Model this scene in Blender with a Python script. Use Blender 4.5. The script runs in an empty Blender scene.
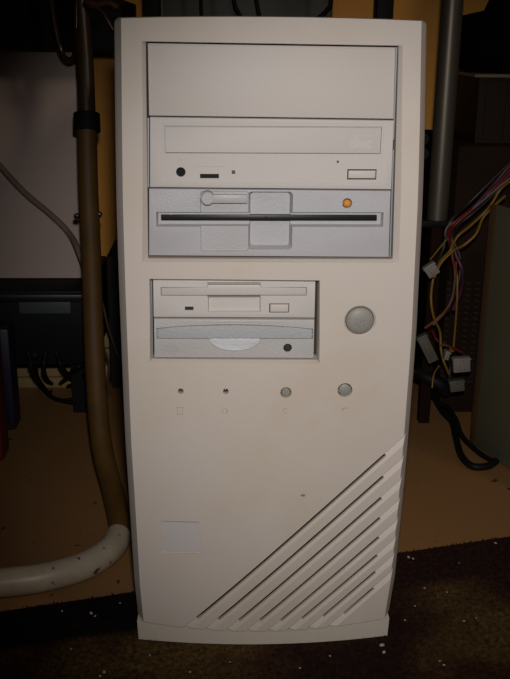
import bpy, bmesh, math, random
from mathutils import Vector, Matrix
random.seed(7)
SC = bpy.context.scene
COL = SC.collection
PI = math.pi

# ------------------------------------------------------------------ camera
FOC = 930.0
CAM = Vector((-0.02907615, -0.56424023, 0.4092204))
PITCH, ROLL, YAW = 0.31762599, 0.00878414, -0.03737148
def axes():
    cp, sp = math.cos(PITCH), math.sin(PITCH)
    f = Vector((0, cp, -sp)); u = Vector((0, sp, cp)); r = Vector((1, 0, 0))
    Z = Matrix.Rotation(YAW, 3, 'Z')
    f, u, r = Z @ f, Z @ u, Z @ r
    cr, sr = math.cos(ROLL), math.sin(ROLL)
    return r*cr + u*sr, u*cr - r*sr, f
RT, UP, FW = axes()
def at(px, py, axis, val):
    """world point seen at a pixel, lying on the plane axis = val (used to read real sizes off the photo)"""
    d = FW + RT*((px-255)/FOC) + UP*((339.5-py)/FOC)
    i = 'xyz'.index(axis)
    return CAM + d*((val-CAM[i])/d[i])
def bulge(x, z):
    return 0.0085*max(0.0, 1-(x/0.092)**2)*max(0.0, 1-max(z, 0)/0.235)
def face(px, py, off=0.0):
    p = at(px, py, 'y', off)
    for _ in range(12):
        p = at(px, py, 'y', off-bulge(p.x, p.z))
    return p

cam_data = bpy.data.cameras.new('camera')
cam = bpy.data.objects.new('camera', cam_data); COL.objects.link(cam)
M = Matrix((RT, UP, -FW)).transposed().to_4x4(); M.translation = CAM
cam.matrix_world = M
cam_data.sensor_fit = 'VERTICAL'; cam_data.sensor_height = 24.0
cam_data.lens = 24.0*FOC/679.0
cam_data.clip_start = 0.02
SC.camera = cam

FZ = -.004
# ------------------------------------------------------------------ materials
def nd(nt, t, **kw):
    n = nt.nodes.new(t)
    for k, v in kw.items():
        if k in n.inputs: n.inputs[k].default_value = v
        else: setattr(n, k, v)
    return n
def mat(name, col, rough=0.5, metal=0.0, mottle=None, mscale=8.0, mamount=0.35, bump=0.0, bscale=600.0,
        specks=None, spec=0.5, coat=0.0):
    m = bpy.data.materials.new(name); m.use_nodes = True
    nt = m.node_tree; b = nt.nodes['Principled BSDF']
    b.inputs['Roughness'].default_value = rough; b.inputs['Metallic'].default_value = metal
    b.inputs['Specular IOR Level'].default_value = spec
    b.inputs['Coat Weight'].default_value = coat
    c4 = (*col, 1); b.inputs['Base Color'].default_value = c4
    tc = nd(nt, 'ShaderNodeTexCoord'); L = nt.links.new
    out = None
    if mottle:
        n = nd(nt, 'ShaderNodeTexNoise', Scale=mscale, Detail=5.0, Roughness=0.6)
        L(tc.outputs['Object'], n.inputs['Vector'])
        r = nd(nt, 'ShaderNodeMapRange'); r.inputs[1].default_value = 0.45; r.inputs[2].default_value = 0.75
        r.inputs[3].default_value = 0; r.inputs[4].default_value = mamount
        L(n.outputs['Fac'], r.inputs[0])
        mx = nd(nt, 'ShaderNodeMix', data_type='RGBA')
        mx.inputs[6].default_value = c4; mx.inputs[7].default_value = (*mottle, 1)
        L(r.outputs[0], mx.inputs[0]); out = mx.outputs[2]
    if specks:
        scol, sscale, thr = specks
        n = nd(nt, 'ShaderNodeTexNoise', Scale=sscale, Detail=2.0)
        L(tc.outputs['Object'], n.inputs['Vector'])
        r = nd(nt, 'ShaderNodeMapRange'); r.inputs[1].default_value = thr; r.inputs[2].default_value = thr+0.03
        L(n.outputs['Fac'], r.inputs[0])
        mx = nd(nt, 'ShaderNodeMix', data_type='RGBA')
        if out: L(out, mx.inputs[6])
        else: mx.inputs[6].default_value = c4
        mx.inputs[7].default_value = (*scol, 1)
        L(r.outputs[0], mx.inputs[0]); out = mx.outputs[2]
    if out: L(out, b.inputs['Base Color'])
    if bump:
        n = nd(nt, 'ShaderNodeTexNoise', Scale=bscale, Detail=3.0)
        L(tc.outputs['Object'], n.inputs['Vector'])
        bp = nd(nt, 'ShaderNodeBump', Strength=bump, Distance=0.0004)
        L(n.outputs['Fac'], bp.inputs['Height']); L(bp.outputs[0], b.inputs['Normal'])
    return m
BEIGE = mat('beige_plastic', (.56, .492, .430), .6, mottle=(.50, .40, .27), mscale=16, mamount=.45, bump=.25, bscale=900,
            specks=((.28, .17, .08), 90, .80))
BASEM = mat('base_plastic', (.56, .50, .42), .6, mottle=(.48, .42, .30), mscale=20, mamount=.5, bump=.2)
COVER = mat('cover_plastic', (.56, .51, .465), .6, mottle=(.52, .46, .36), mscale=14, mamount=.3, bump=.25, bscale=900)
CDP = mat('optical_plastic', (.53, .49, .455), .6, mottle=(.52, .48, .42), mscale=20, mamount=.4, bump=.25, bscale=900)
GREYP = mat('grey_drive_plastic', (.43, .42, .425), .45, mottle=(.36, .34, .31), mscale=25, mamount=.5, bump=.4, bscale=800)
F35P = mat('small_drive_plastic', (.56, .52, .48), .5, mottle=(.52, .48, .42), mscale=25, mamount=.4, bump=.2)
ZIPP = mat('textured_drive_plastic', (.46, .44, .42), .45, bump=.8, bscale=700)
ZIPD = mat('speckled_door_plastic', (.44, .445, .45), .35, bump=1.0, bscale=700)
GBUT = mat('button_plastic', (.27, .255, .22), .5, bump=.3)
BLACK = mat('black_plastic', (.006, .0055, .005), .6, spec=.2)
BLKGL = mat('glossy_black', (.012, .012, .013), .4, spec=.3)
DARK = mat('dark_void', (.02, .018, .015), .8)
STEEL = mat('bright_steel', (.27, .28, .30), .5, metal=.3)
CASEST = mat('case_sheet_steel', (.42, .40, .37), .5, metal=.4, bump=.1)
AMBER = mat('amber_lens', (.75, .30, .03), .15, coat=.6)
CHROME = mat('chrome', (.6, .6, .6), .15, metal=1)
INK = mat('grey_ink', (.42, .37, .32), .6)

# ------------------------------------------------------------------ geometry helpers
class MB:
    def __init__(s): s.bm = bmesh.new()
    def poly(s, pts, y0, y1, bev=0.0, seg=2, inset=None):
        """polygon in x-z extruded from y0 (front) to y1; front rim optionally bevelled"""
        a = sum(pts[i][0]*pts[(i+1) % len(pts)][1]-pts[(i+1) % len(pts)][0]*pts[i][1] for i in range(len(pts)))
        if a < 0: pts = pts[::-1]
        fr = [s.bm.verts.new((x, y0, z)) for x, z in pts]
        bk = [s.bm.verts.new((x, y1, z)) for x, z in pts]
        n = len(pts)
        f = s.bm.faces.new(fr); s.bm.faces.new(bk[::-1])
        for i in range(n):
            s.bm.faces.new((fr[i], bk[i], bk[(i+1) % n], fr[(i+1) % n]))
        if bev:
            bmesh.ops.bevel(s.bm, geom=list(f.edges), offset=bev, segments=seg, affect='EDGES', profile=.5)
        return s
    def rect(s, r, y0, y1, bev=0.0, rad=0.0):
        return s.poly(rrect(*r, rad), y0, y1, bev)
    def frustum(s, ptsf, y0, ptsb, y1):
        fr = [s.bm.verts.new((x, y0, z)) for x, z in ptsf]; bk = [s.bm.verts.new((x, y1, z)) for x, z in ptsb]
        n = len(fr); s.bm.faces.new(fr); s.bm.faces.new(bk[::-1])
        for i in range(n): s.bm.faces.new((fr[i], bk[i], bk[(i+1) % n], fr[(i+1) % n]))
        return s
    def box(s, x0, x1, y0, y1, z0, z1, bev=0.0, seg=2):
        g = bmesh.ops.create_cube(s.bm, size=1.0)['verts']
        bmesh.ops.scale(s.bm, vec=(x1-x0, y1-y0, z1-z0), verts=g)
        bmesh.ops.translate(s.bm, vec=((x0+x1)/2, (y0+y1)/2, (z0+z1)/2), verts=g)
        if bev:
            es = list({e for v in g for e in v.link_edges})
            bmesh.ops.bevel(s.bm, geom=es, offset=bev, segments=seg, affect='EDGES', profile=.5)
        return s
    def lathe(s, prof, c, axis='y', n=40):
        """prof: list of (radius, along); closed at ends where radius 0"""
        rings = []
        for r, t in prof:
            if r < 1e-7:
                rings.append([s.bm.verts.new(_ax(c, 0, 0, t, axis))])
            else:
                rings.append([s.bm.verts.new(_ax(c, r*math.cos(2*PI*i/n), r*math.sin(2*PI*i/n), t, axis)) for i in range(n)])
        for a, b in zip(rings, rings[1:]):
            for i in range(n):
                j = (i+1) % n
                if len(a) == 1 and len(b) > 1: s.bm.faces.new((a[0], b[i], b[j]))
                elif len(b) == 1 and len(a) > 1: s.bm.faces.new((a[i], b[0], a[j]))
                elif len(a) > 1: s.bm.faces.new((a[i], b[i], b[j], a[j]))
        for rg in (rings[0], rings[-1]):
            if len(rg) > 1: s.bm.faces.new(rg)
        return s
    def tube(s, path, r, n=12, cap=True):
        P = [Vector(p) for p in path]
        rad = r if isinstance(r, (list, tuple)) else [r]*len(P)
        T = [(P[min(i+1, len(P)-1)]-P[max(i-1, 0)]).normalized() for i in range(len(P))]
        u = T[0].cross(Vector((0, 0, 1)))
        if u.length < .1: u = T[0].cross(Vector((1, 0, 0)))
        u.normalize(); rings = []
        for i, p in enumerate(P):
            u = (u-T[i]*u.dot(T[i])).normalized(); w = T[i].cross(u)
            rings.append([s.bm.verts.new(p+(u*math.cos(2*PI*k/n)+w*math.sin(2*PI*k/n))*rad[i]) for k in range(n)])
        for a, b in zip(rings, rings[1:]):
            for k in range(n): s.bm.faces.new((a[k], a[(k+1) % n], b[(k+1) % n], b[k]))
        if cap: s.bm.faces.new(rings[0][::-1]); s.bm.faces.new(rings[-1])
        return s
    def xf(s, m): bmesh.ops.transform(s.bm, matrix=m, verts=s.bm.verts); return s
    def build(s, name, m, parent=None, smooth=35):
        bmesh.ops.recalc_face_normals(s.bm, faces=s.bm.faces)
        me = bpy.data.meshes.new(name); s.bm.to_mesh(me); s.bm.free()
        if m: me.materials.append(m)
        o = bpy.data.objects.new(name, me); COL.objects.link(o)
        if parent is not None:
            o.parent = parent; o.matrix_parent_inverse = Matrix.Identity(4)
            off = world_loc(parent)
            me.transform(Matrix.Translation(-off))
        smoothen(me, smooth)
        return o
def smoothen(me, ang):
    if ang:
        me.polygons.foreach_set('use_smooth', [True]*len(me.polygons))
        me.set_sharp_from_angle(angle=math.radians(ang))
    me.update()
def world_loc(o):
    v = Vector((0, 0, 0))
    while o is not None: v += o.location; o = o.parent
    return v
def _ax(c, a, b, t, axis):
    if axis == 'y': return (c[0]+a, c[1]+t, c[2]+b)
    if axis == 'z': return (c[0]+a, c[1]+b, c[2]+t)
    return (c[0]+t, c[1]+a, c[2]+b)
def rrect(x0, z0, x1, z1, rad=0.0, n=5):
    if x0 > x1: x0, x1 = x1, x0
    if z0 > z1: z0, z1 = z1, z0
    if not rad: return [(x0, z0), (x1, z0), (x1, z1), (x0, z1)]
    o = []
    for cx, cz, a in ((x1-rad, z0+rad, -90), (x1-rad, z1-rad, 0), (x0+rad, z1-rad, 90), (x0+rad, z0+rad, 180)):
        for k in range(n+1):
            t = math.radians(a+90*k/n); o.append((cx+rad*math.cos(t), cz+rad*math.sin(t)))
    return o
def spline(pts, n=10):
    P = [Vector(p) for p in pts]; P = [P[0]*2-P[1]]+P+[P[-1]*2-P[-2]]; out = []
    for i in range(1, len(P)-2):
        a, b, c, d = P[i-1:i+3]
        for k in range(n):
            t = k/n
            out.append(.5*((2*b)+(c-a)*t+(2*a-5*b+4*c-d)*t*t+(3*b-3*c+d-a)*t**3))
    out.append(P[-2]); return out
def cut(o, cutters):
    tmp = []
    for c in cutters:
        co = c.build('cutter', None, None, 0); tmp.append(co)
        md = o.modifiers.new('b', 'BOOLEAN'); md.operation = 'DIFFERENCE'; md.object = co; md.solver = 'EXACT'
    bpy.context.view_layer.update()
    dg = bpy.context.evaluated_depsgraph_get()
    me = bpy.data.meshes.new_from_object(o.evaluated_get(dg))
    o.modifiers.clear(); old = o.data; o.data = me; bpy.data.meshes.remove(old)
    for c in tmp: bpy.data.objects.remove(c)
    me.name = o.name
    return o
def adopt(o, parent, smooth=30):
    o.parent = parent; o.matrix_parent_inverse = Matrix.Identity(4)
    o.data.transform(Matrix.Translation(-world_loc(parent)))
    smoothen(o.data, smooth); return o
def thing(name, label, cat, loc, group=None):
    o = bpy.data.objects.new(name, None); COL.objects.link(o); o.location = loc
    o.empty_display_size = .05
    o['label'] = label; o['category'] = cat
    if group: o['group'] = group
    return o
def tag(o, label, cat, group=None, kind=None):
    o['label'] = label; o['category'] = cat
    if group: o['group'] = group
    if kind: o['kind'] = kind
    return o
def struct(o): o['kind'] = 'structure'; return o
def text_mesh(s, size, origin, depth, m, name, parent, bold=0.0):
    cu = bpy.data.curves.new(name, 'FONT'); cu.body = s; cu.size = size; cu.extrude = depth; cu.offset = bold
    cu.align_x = 'CENTER'; cu.align_y = 'CENTER'
    t = bpy.data.objects.new('t', cu); COL.objects.link(t)
    bpy.context.view_layer.update()
    me = bpy.data.meshes.new_from_object(t.evaluated_get(bpy.context.evaluated_depsgraph_get()))
    bpy.data.objects.remove(t)
    me.transform(Matrix.Translation(origin) @ Matrix.Rotation(PI/2, 4, 'X'))
    me.materials.clear(); me.materials.append(m)
    o = bpy.data.objects.new(name, me); COL.objects.link(o)
    o.parent = parent; o.matrix_parent_inverse = Matrix.Identity(4)
    me.transform(Matrix.Translation(-world_loc(parent)))
    return o
def R(px0, py0, px1, py1, y, g=0.0):
    """rectangle (x0,z0,x1,z1) on plane y from two pixel corners, grown by g"""
    a = at(px0, py0, 'y', y); b = at(px1, py1, 'y', y)
    c = at(px0, py1, 'y', y); d = at(px1, py0, 'y', y)
    x0 = (a.x+c.x)/2; x1 = (b.x+d.x)/2; z1 = (a.z+d.z)/2; z0 = (b.z+c.z)/2
    return (x0-g, z0-g, x1+g, z1+g)

# ================================================================== COMPUTER TOWER
tower = thing('computer_tower', 'beige computer tower with disk drives and diagonal vents, standing on the dark rug',
              'computer', (0, .2, 0))
H = .4176
def edge_table(pts, sgn):
    t = [(at(px, py, 'y', .008 if py < 610 else 0.0)) for px, py in pts]
    return sorted((q.z, sgn*q.x) for q in t)
LT = edge_table([(114.2, 30), (114.5, 90), (115.1, 140), (116.0, 200), (118.5, 280), (120.5, 330), (124.7, 435), (129.0, 500), (134.0, 580), (138.2, 634)], -1)
RT_ = edge_table([(426.8, 30), (426.0, 90), (425.0, 140), (423.2, 200), (419.0, 285), (416.6, 335), (408.8, 435), (403.2, 500), (394.8, 580), (388.6, 632)], 1)
def hwL(z): return interp(LT, z)
def hwR(z): return interp(RT_, z)
def interp(p, z):
    if z <= p[0][0]: return p[0][1]
    for (a, va), (b, vb) in zip(p, p[1:]):
        if z <= b:
            t = (z-a)/(b-a); return va+(vb-va)*t
    return p[-1][1]
def seam(x):
    return .0105+.0048*(x/.09)**2
CH = .0050
def bezel_loop(side, top, rad):
    """closed outline counter-clockwise (x,z), inset by side and top, bottom on the seam"""
    pts = []
    nb = 16
    for i in range(nb+1):
        t = -1+2*i/nb
        x = t*(hwL(.015)-side if t < 0 else hwR(.015)-side)
        pts.append((x, seam(x)))
    zt = H-top
    for i in range(1, 15):
        z = .016+(zt-rad-.016)*i/15; pts.append((hwR(z)-side, z))
    def crown(x): return .0014*(1-(x/.09)**2)
    for k in range(7):
        a = math.radians(90*k/6); x = hwR(zt)-side-rad+rad*math.cos(a); pts.append((x, zt-rad+rad*math.sin(a)))
    for i in range(1, 8):
        x = (hwR(zt)-side-rad)*(1-i/4); pts.append((x, zt+crown(x)))
    for k in range(7):
        a = math.radians(90+90*k/6); x = -(hwL(zt)-side-rad)+rad*math.cos(a); pts.append((x, zt-rad+rad*math.sin(a)))
    for i in range(1, 15):
        z = zt-rad-(zt-rad-.016)*i/15; pts.append((-(hwL(z)-side), z))
    return pts
YB = .024
b = MB()
loops = []
for side, top, rad, y in ((CH, .0006, .0004, 0.0), (0.0004, .0001, .0034, .0080), (0, 0, .0036, .0092), (0, 0, .0036, YB)):
    loops.append([b.bm.verts.new((x, y, z)) for x, z in bezel_loop(side, top, rad)])
b.bm.faces.new(loops[0]); b.bm.faces.new(loops[-1][::-1])
for p, q in zip(loops, loops[1:]):
    for i in range(len(p)):
        j = (i+1) % len(p); b.bm.faces.new((p[i], q[i], q[j], p[j]))
bezel = b.build('front_bezel', BEIGE, None, 0)

cutters = []
# large bay opening with sloped lips left, right and bottom
YD = .0030
def Q(pts, y):   # corner pixels TL TR BR BL -> outline on plane y
    return [(at(px, py, 'y', y).x, at(px, py, 'y', y).z) for px, py in pts]
def lipq(back, front):
    B_ = Q(back, YD); F_ = Q(front, 0.0)
    F2 = [(b_[0]+(f_[0]-b_[0])*1.5, b_[1]+(f_[1]-b_[1])*1.5) for b_, f_ in zip(B_, F_)]
    return [MB().frustum(F2[::-1], -YD*.5, B_[::-1], YD), MB().poly(B_, YD-.0003, .05)]
OPA = [(145.8, 41.9), (398.6, 46.2), (392.6, 259.2), (148.1, 258.4)]
OPB = [(150.6, 279.4), (318.8, 281.0), (317.4, 359.4), (152.0, 358.6)]
cutters += lipq(OPA, [(141.7, 41.2), (402.6, 45.6), (399.0, 262.8), (142.3, 262.0)])
cutters += lipq(OPB, [(149.2, 278.8), (319.8, 280.4), (319.2, 363.2), (149.8, 362.4)])
# power button well, reset and turbo wells, two light holes, badge recess
pb = at(360.1, 321.2, 'y', 0.0)
cutters.append(MB().lathe([(0, -.002), (.0122, -.002), (.0092, .0012), (.0091, .009), (0, .009)], (pb.x, 0, pb.z), n=56))
rb1 = face(286, 392.7); rb2 = face(345, 390.3)
for p, r in ((rb1, .0034), (rb2, .0046)):
    cutters.append(MB().lathe([(0, -.002), (r+.0008, -.002), (r, .0012), (r, .006), (0, .006)], (p.x, 0, p.z), n=36))
l1 = face(180.7, 391.2); l2 = face(225.8, 391.4)
for p in (l1, l2):
    cutters.append(MB().lathe([(0, -.002), (.0021, -.002), (.0018, .0008), (.0018, .007), (0, .007)], (p.x, 0, p.z), n=28))
bd = [face(161.0, 520.8), face(199.6, 521.8), face(201.0, 553.8), face(162.6, 553.4)]
cutters.append(MB().poly([(p.x, p.z) for p in bd], -.002, .0014))
# diagonal louvres
gA = [(184, 627), (204.5, 629), (225, 630.5), (245, 631.5), (266, 631.5), (286, 630.5), (306.5, 629), (328, 626)]
gB = [(404.5, 436), (402.2, 458.3), (400.2, 479.8), (398.3, 500.5), (396, 521), (394, 539.5), (392.2, 556), (390.6, 572)]
sA = [(194.5, 618), (216, 619.3), (237, 620.6), (258.3, 620.8), (279, 620.6), (300.5, 618.6), (321.3, 616), (342.6, 613.4)]
sB = [(384.2, 454.2), (382.2, 476.3), (380.4, 497.6), (378.6, 517.3), (377, 536.3), (375.4, 554.3), (374, 571.4), (372.6, 588)]
def bar(p, q, sec, e0, e1):
    """prism from p to q (x,z) with cross-section sec [(perp, y)], extended by e0,e1; perp points down-right"""
    d = Vector((q[0]-p[0], q[1]-p[1])); L = d.length; d /= L; n = Vector((d.y, -d.x))
    m = MB()
    A = Vector(p)-d*e0; B = Vector(q)+d*e1
    va = [m.bm.verts.new((A.x+n.x*s, y, A.y+n.y*s)) for s, y in sec]
    vb = [m.bm.verts.new((B.x+n.x*s, y, B.y+n.y*s)) for s, y in sec]
    m.bm.faces.new(va); m.bm.faces.new(vb[::-1])
    for i in range(len(sec)):
        j = (i+1) % len(sec); m.bm.faces.new((va[i], vb[i], vb[j], va[j]))
    return m
for i in range(8):
    A, B = face(*gA[i]), face(*gB[i]); a, c = face(*sA[i]), face(*sB[i])
    # groove: steep upper wall, long lower ramp
    w, dp = .0046, .0026
    cutters.append(bar((A.x, A.z), (B.x, B.z), [(0, -.0026), (0, dp), (w*2, -.0026)], .006, .016))
    dd = (Vector((B.x, B.z))-Vector((A.x, A.z))).normalized()
    pa = Vector((A.x, A.z)); ta = (Vector((a.x, a.z))-pa).dot(dd); tb = (Vector((c.x, c.z))-pa).dot(dd)
    P, Qe = pa+dd*ta, pa+dd*tb
    cutters.append(bar(P, Qe, [(-.0002, -.001), (-.0002, .008), (.0026, .008), (.0026, -.001)], 0, 0))
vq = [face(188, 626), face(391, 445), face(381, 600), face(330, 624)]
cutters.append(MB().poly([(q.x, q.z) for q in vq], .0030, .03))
cut(bezel, cutters)
# the lower front swells gently forward: tessellate, then push it out
def swell(o, ymax=.030):
    bm = bmesh.new(); bm.from_mesh(o.data)
    for i in range(-9, 10):
        bmesh.ops.bisect_plane(bm, geom=bm.verts[:]+bm.edges[:]+bm.faces[:], plane_co=(i*.01, 0, 0), plane_no=(1, 0, 0))
    for i in range(0, 24):
        bmesh.ops.bisect_plane(bm, geom=bm.verts[:]+bm.edges[:]+bm.faces[:], plane_co=(0, 0, .01*i+.003), plane_no=(0, 0, 1))
    for v in bm.verts:
        k = max(0.0, 1-max(v.co.y, 0)/ymax)
        v.co.y -= bulge(v.co.x, v.co.z)*k
    bmesh.ops.remove_doubles(bm, verts=bm.verts, dist=1e-6)
    bm.to_mesh(o.data); bm.free()
swell(bezel)
adopt(bezel, tower, 25)
# base strip below the seam
b = MB()
pts = []
for i in range(33):
    x = -.0895+.179*i/32; pts.append((x, seam(x)-.0009))
pts += [(.0888-.1776*i/16, 0.0) for i in range(17)]
b.poly(pts, 0, YB+.004)
base = b.build('base_strip', BASEM, None, 0); swell(base); adopt(base, tower, 30)
# steel body behind
b = MB(); b.box(-.088, .088, YB-.001, .40, .004, .412, bev=.0015)
body = b.build('case_body', CASEST, tower)
vb_ = MB().poly([(q.x, q.z) for q in vq], .010, .0225).build('vent_shade_sheet', mat('vent_shade_brown', (.13, .095, .06), .8), tower); vb_['label'] = 'dark sheet added as shade behind the diagonal vents'  # added brown sheet, its colour stands in for the shade inside the slots
for x in (-.07, .07):
    MB().lathe([(0, FZ), (.009, FZ), (.0085, .005), (0, .005)], (x, .37, 0.0), 'z', 20).build('foot', BLACK, tower)
# cage sheet coloured dark as shade in the drive gaps, then the metal rails
b = MB()
b.poly(Q(OPA, YD), .0125, .0135); b.poly(Q(OPB, YD), .0125, .0135)
b.build('drive_cage', DARK, tower)
for strip_px in ([(396.0, 47.2), (397.5, 47.4), (394.2, 140), (393.2, 140)], [(393.0, 150), (394.2, 150), (390.9, 257.2), (389.5, 257.2)], [(147.4, 118), (149.0, 118), (149.0, 187.5), (147.6, 187.5)],
                 [(150.9, 281), (152.0, 281), (153.0, 357), (152.2, 357)]):
    MB().poly(Q(strip_px, YD), YD+.0006, .012).build('drive_bay_rail', STEEL, tower)

# ---- blank cover
b = MB(); b.poly(Q([(147.7, 43.1), (395.4, 47.3), (393.4, 118.9), (149.0, 115.6)], YD), YD-.0006, .0122, bev=.0004)
b.build('blank_bay_cover', COVER, tower)
# ---- optical drive
def slab(name, r, m, cuts, y0=YD, y1=.0122, bev=.0005, smooth=30):
    o = MB().poly(Q(r, y0), y0, y1, bev).build(name, m, None, 0)
    if cuts: cut(o, cuts)
    return adopt(o, tower, smooth)
door = R(164.7, 126.3, 381.2, 153.6, YD)
jk = at(180.8, 172, 'y', YD); hole = at(337.8, 161.8, 'y', YD)
wheelr = R(200, 174, 219, 178.3, YD); ej = R(347.2, 169.2, 376.4, 179.6, YD)
ledr = R(231.7, 170.4, 235.2, 174, YD)
frame = R(163, 123.4, 382.3, 183.3, YD)
cuts = [MB().rect(door, -.001, YD+.0022), MB().rect(ej, -.001, YD+.004), MB().rect(wheelr, -.001, YD+.004),
        MB().rect(R(193.5, 166.5, 226, 177.8, YD), -.001, YD+.0004, rad=.0006),
        MB().lathe([(0, -.002), (.0032, -.002), (.0028, .0006), (.0028, .006), (0, .006)], (jk.x, YD, jk.z), n=28),
        MB().lathe([(0, -.002), (.0008, -.002), (.0008, .006), (0, .006)], (hole.x, YD, hole.z), n=14),
        MB().rect(ledr, -.001, YD+.002)]
def outline(r, w, d):   # engraved rectangular line
    x0, z0, x1, z1 = r
    return [MB().box(x0, x1, -.001, d, z0-w/2, z0+w/2), MB().box(x0, x1, -.001, d, z1-w/2, z1+w/2),
            MB().box(x0-w/2, x0+w/2, -.001, d, z0, z1), MB().box(x1-w/2, x1+w/2, -.001, d, z0, z1)]
cuts += outline(frame, .00035, YD+.0003)
cd = slab('optical_drive', [(149.8, 117.1), (394.0, 120.5), (391.3, 189.6), (149.8, 187.3)], CDP, cuts)
g = .0005
MB().poly(rrect(door[0]+g, door[1]+g, door[2]-g, door[3]-g*1.4, .0003), YD+.0001, YD+.0016, bev=.0003).build('tray_door', CDP, cd)
MB().rect((ej[0]+.0007, ej[1]+.0008, ej[2]-.0006, ej[3]-.0008), YD-.0006, YD+.003, bev=.0003).build('eject_button', COVER, cd)['label'] = 'small pale rectangular eject button'
MB().rect((ej[0]+.0001, ej[1]+.0001, ej[2]-.0001, ej[3]-.0001), YD+.0012, YD+.0035).build('button_surround', DARK, cd)
b = MB().lathe([(0, .0012), (.0012, .0012), (.0014, -.0001), (.0026, -.0002), (.0027, .005), (0, .005)], (jk.x, YD, jk.z), n=28)
b.build('headphone_jack', BLACK, cd)
b = MB().rect((wheelr[0]+.0001, wheelr[1]+.0001, wheelr[2]-.0001, wheelr[3]-.0001), YD+.0011, YD+.003)
for k in range(6):
    x = wheelr[0]+.001+k*(wheelr[2]-wheelr[0]-.002)/5
    b.box(x-.0004, x+.0004, YD+.0006, YD+.0015, wheelr[1]+.0004, wheelr[3]-.0012)
b.build('volume_wheel', BLACK, cd)
MB().rect(ledr, YD+.0006, YD+.0018).build('status_light', mat('dull_lens', (.12, .09, .09), .2), cd)
# raised marks: disc logo, headphone arc, eject triangle
p = at(360.5, 143.5, 'y', YD)
text_mesh('disc', .0085, (p.x, YD+.0001, p.z), .00013, CDP, 'disc_logo', cd, .0003)
p = at(360.5, 136.3, 'y', YD); text_mesh('COMPACT', .0026, (p.x, YD+.0001, p.z), .00012, CDP, 'disc_logo', cd)
p = at(360.5, 150.3, 'y', YD); text_mesh('DIGITAL AUDIO', .0017, (p.x, YD+.0001, p.z), .00012, CDP, 'disc_logo', cd)
p = at(180.5, 161.8, 'y', YD)
arc = [(p.x+.0016*math.cos(t*PI/8), YD-.0001, p.z+.0016*math.sin(t*PI/8)) for t in range(9)]
b = MB().tube(arc, .00018, 6); b.box(p.x-.0019, p.x-.0012, YD-.0003, YD+.0002, p.z-.0012, p.z+.0001); b.box(p.x+.0012, p.x+.0019, YD-.0003, YD+.0002, p.z-.0012, p.z+.0001)
b.build('headphone_symbol', CDP, cd)
p = at(361.5, 165.2, 'y', YD)
MB().poly([(p.x-.0013, p.z-.0005), (p.x+.0013, p.z-.0005), (p.x, p.z+.0011)], YD-.0002, YD+.0002).build('eject_symbol', CDP, cd)

# ---- large floppy drive
YF = YD+.0006
pl = R(200.5, 191.0, 249, 251.5, YF); pr = R(248, 191.6, 292.5, 249.5, YF)
sl = R(156.3, 212.2, 383.3, 226.8, YF)
def frust(r, d, s, y):   # pocket with sloping walls
    x0, z0, x1, z1 = r
    k = .4
    return MB().frustum([(x0-s*k, z0-s*k), (x1+s*k, z0-s*k), (x1+s*k, z1+s*k), (x0-s*k, z1+s*k)], y-d*k,
                        [(x0+s, z0+s), (x1-s, z0+s), (x1-s, z1-s), (x0+s, z1-s)], y+d)
def rfrust(r, d, s, y, rad):
    x0, z0, x1, z1 = r; k = .4
    return MB().frustum(rrect(x0-s*k, z0-s*k, x1+s*k, z1+s*k, rad), y-d*k, rrect(x0+s, z0+s, x1-s, z1-s, rad*.8), y+d)
lv = at(207.5, 197.8, 'y', YF)
am = at(347.2, 203.3, 'y', YF)
cuts = [rfrust(pl, .0011, .0004, YF, .0022), rfrust(pr, .0060, .0016, YF, .0026), frust(sl, .0042, .0010, YF),
        MB().lathe([(0, -.004), (.0050, -.004), (.0046, .0022), (0, .0022)], (lv.x, YF, lv.z), n=36),
        MB().lathe([(0, -.002), (.0036, -.002), (.0028, .0012), (.0026, .006), (0, .006)], (am.x, YF, am.z), n=28)]
fl = slab('floppy_drive', [(148.9, 188.7), (390.9, 190.9), (388.9, 257.2), (148.9, 255.6)], GREYP, cuts, y0=YF)
fl['label'] = 'large grey floppy drive with long black slot and latch lever'
sb = R(160.7, 215.4, 377.6, 222.4, YF)
b = MB(); b.box(sb[0], sb[2], YF+.0024, YF+.007, sb[1]+.0006, sb[3]-.0002, bev=.0004)
b.build('disk_slot', BLKGL, fl)
for px in (171, 178.5, 266):
    q = at(px, 217.5 if px > 172 else 215.8, 'y', YF)
    MB().box(q.x-.0008, q.x+.0008, YF+.0018, YF+.0026, q.z-.0003, q.z+.0003).build('slot_pin', CHROME, fl)
b = MB(); b.lathe([(0, -.0038), (.0034, -.0038), (.0042, -.0028), (.0042, .0015), (0, .0015)], (lv.x, YF, lv.z), n=36)
la = R(206, 193.9, 247.5, 202.3, YF)
b.box(la[0], la[2], YF-.0036, YF-.0008, la[1], la[3], bev=.0005)
b.build('latch_lever', GREYP, fl)
b = MB().lathe([(0, -.0012), (.0012, -.001), (.0022, 0), (.0024, .0015), (0, .0015)], (am.x, YF, am.z), n=28)
b.build('indicator_light', AMBER, fl)['label'] = 'amber round indicator light'
p = at(161.5, 191.8, 'y', YF)

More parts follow.
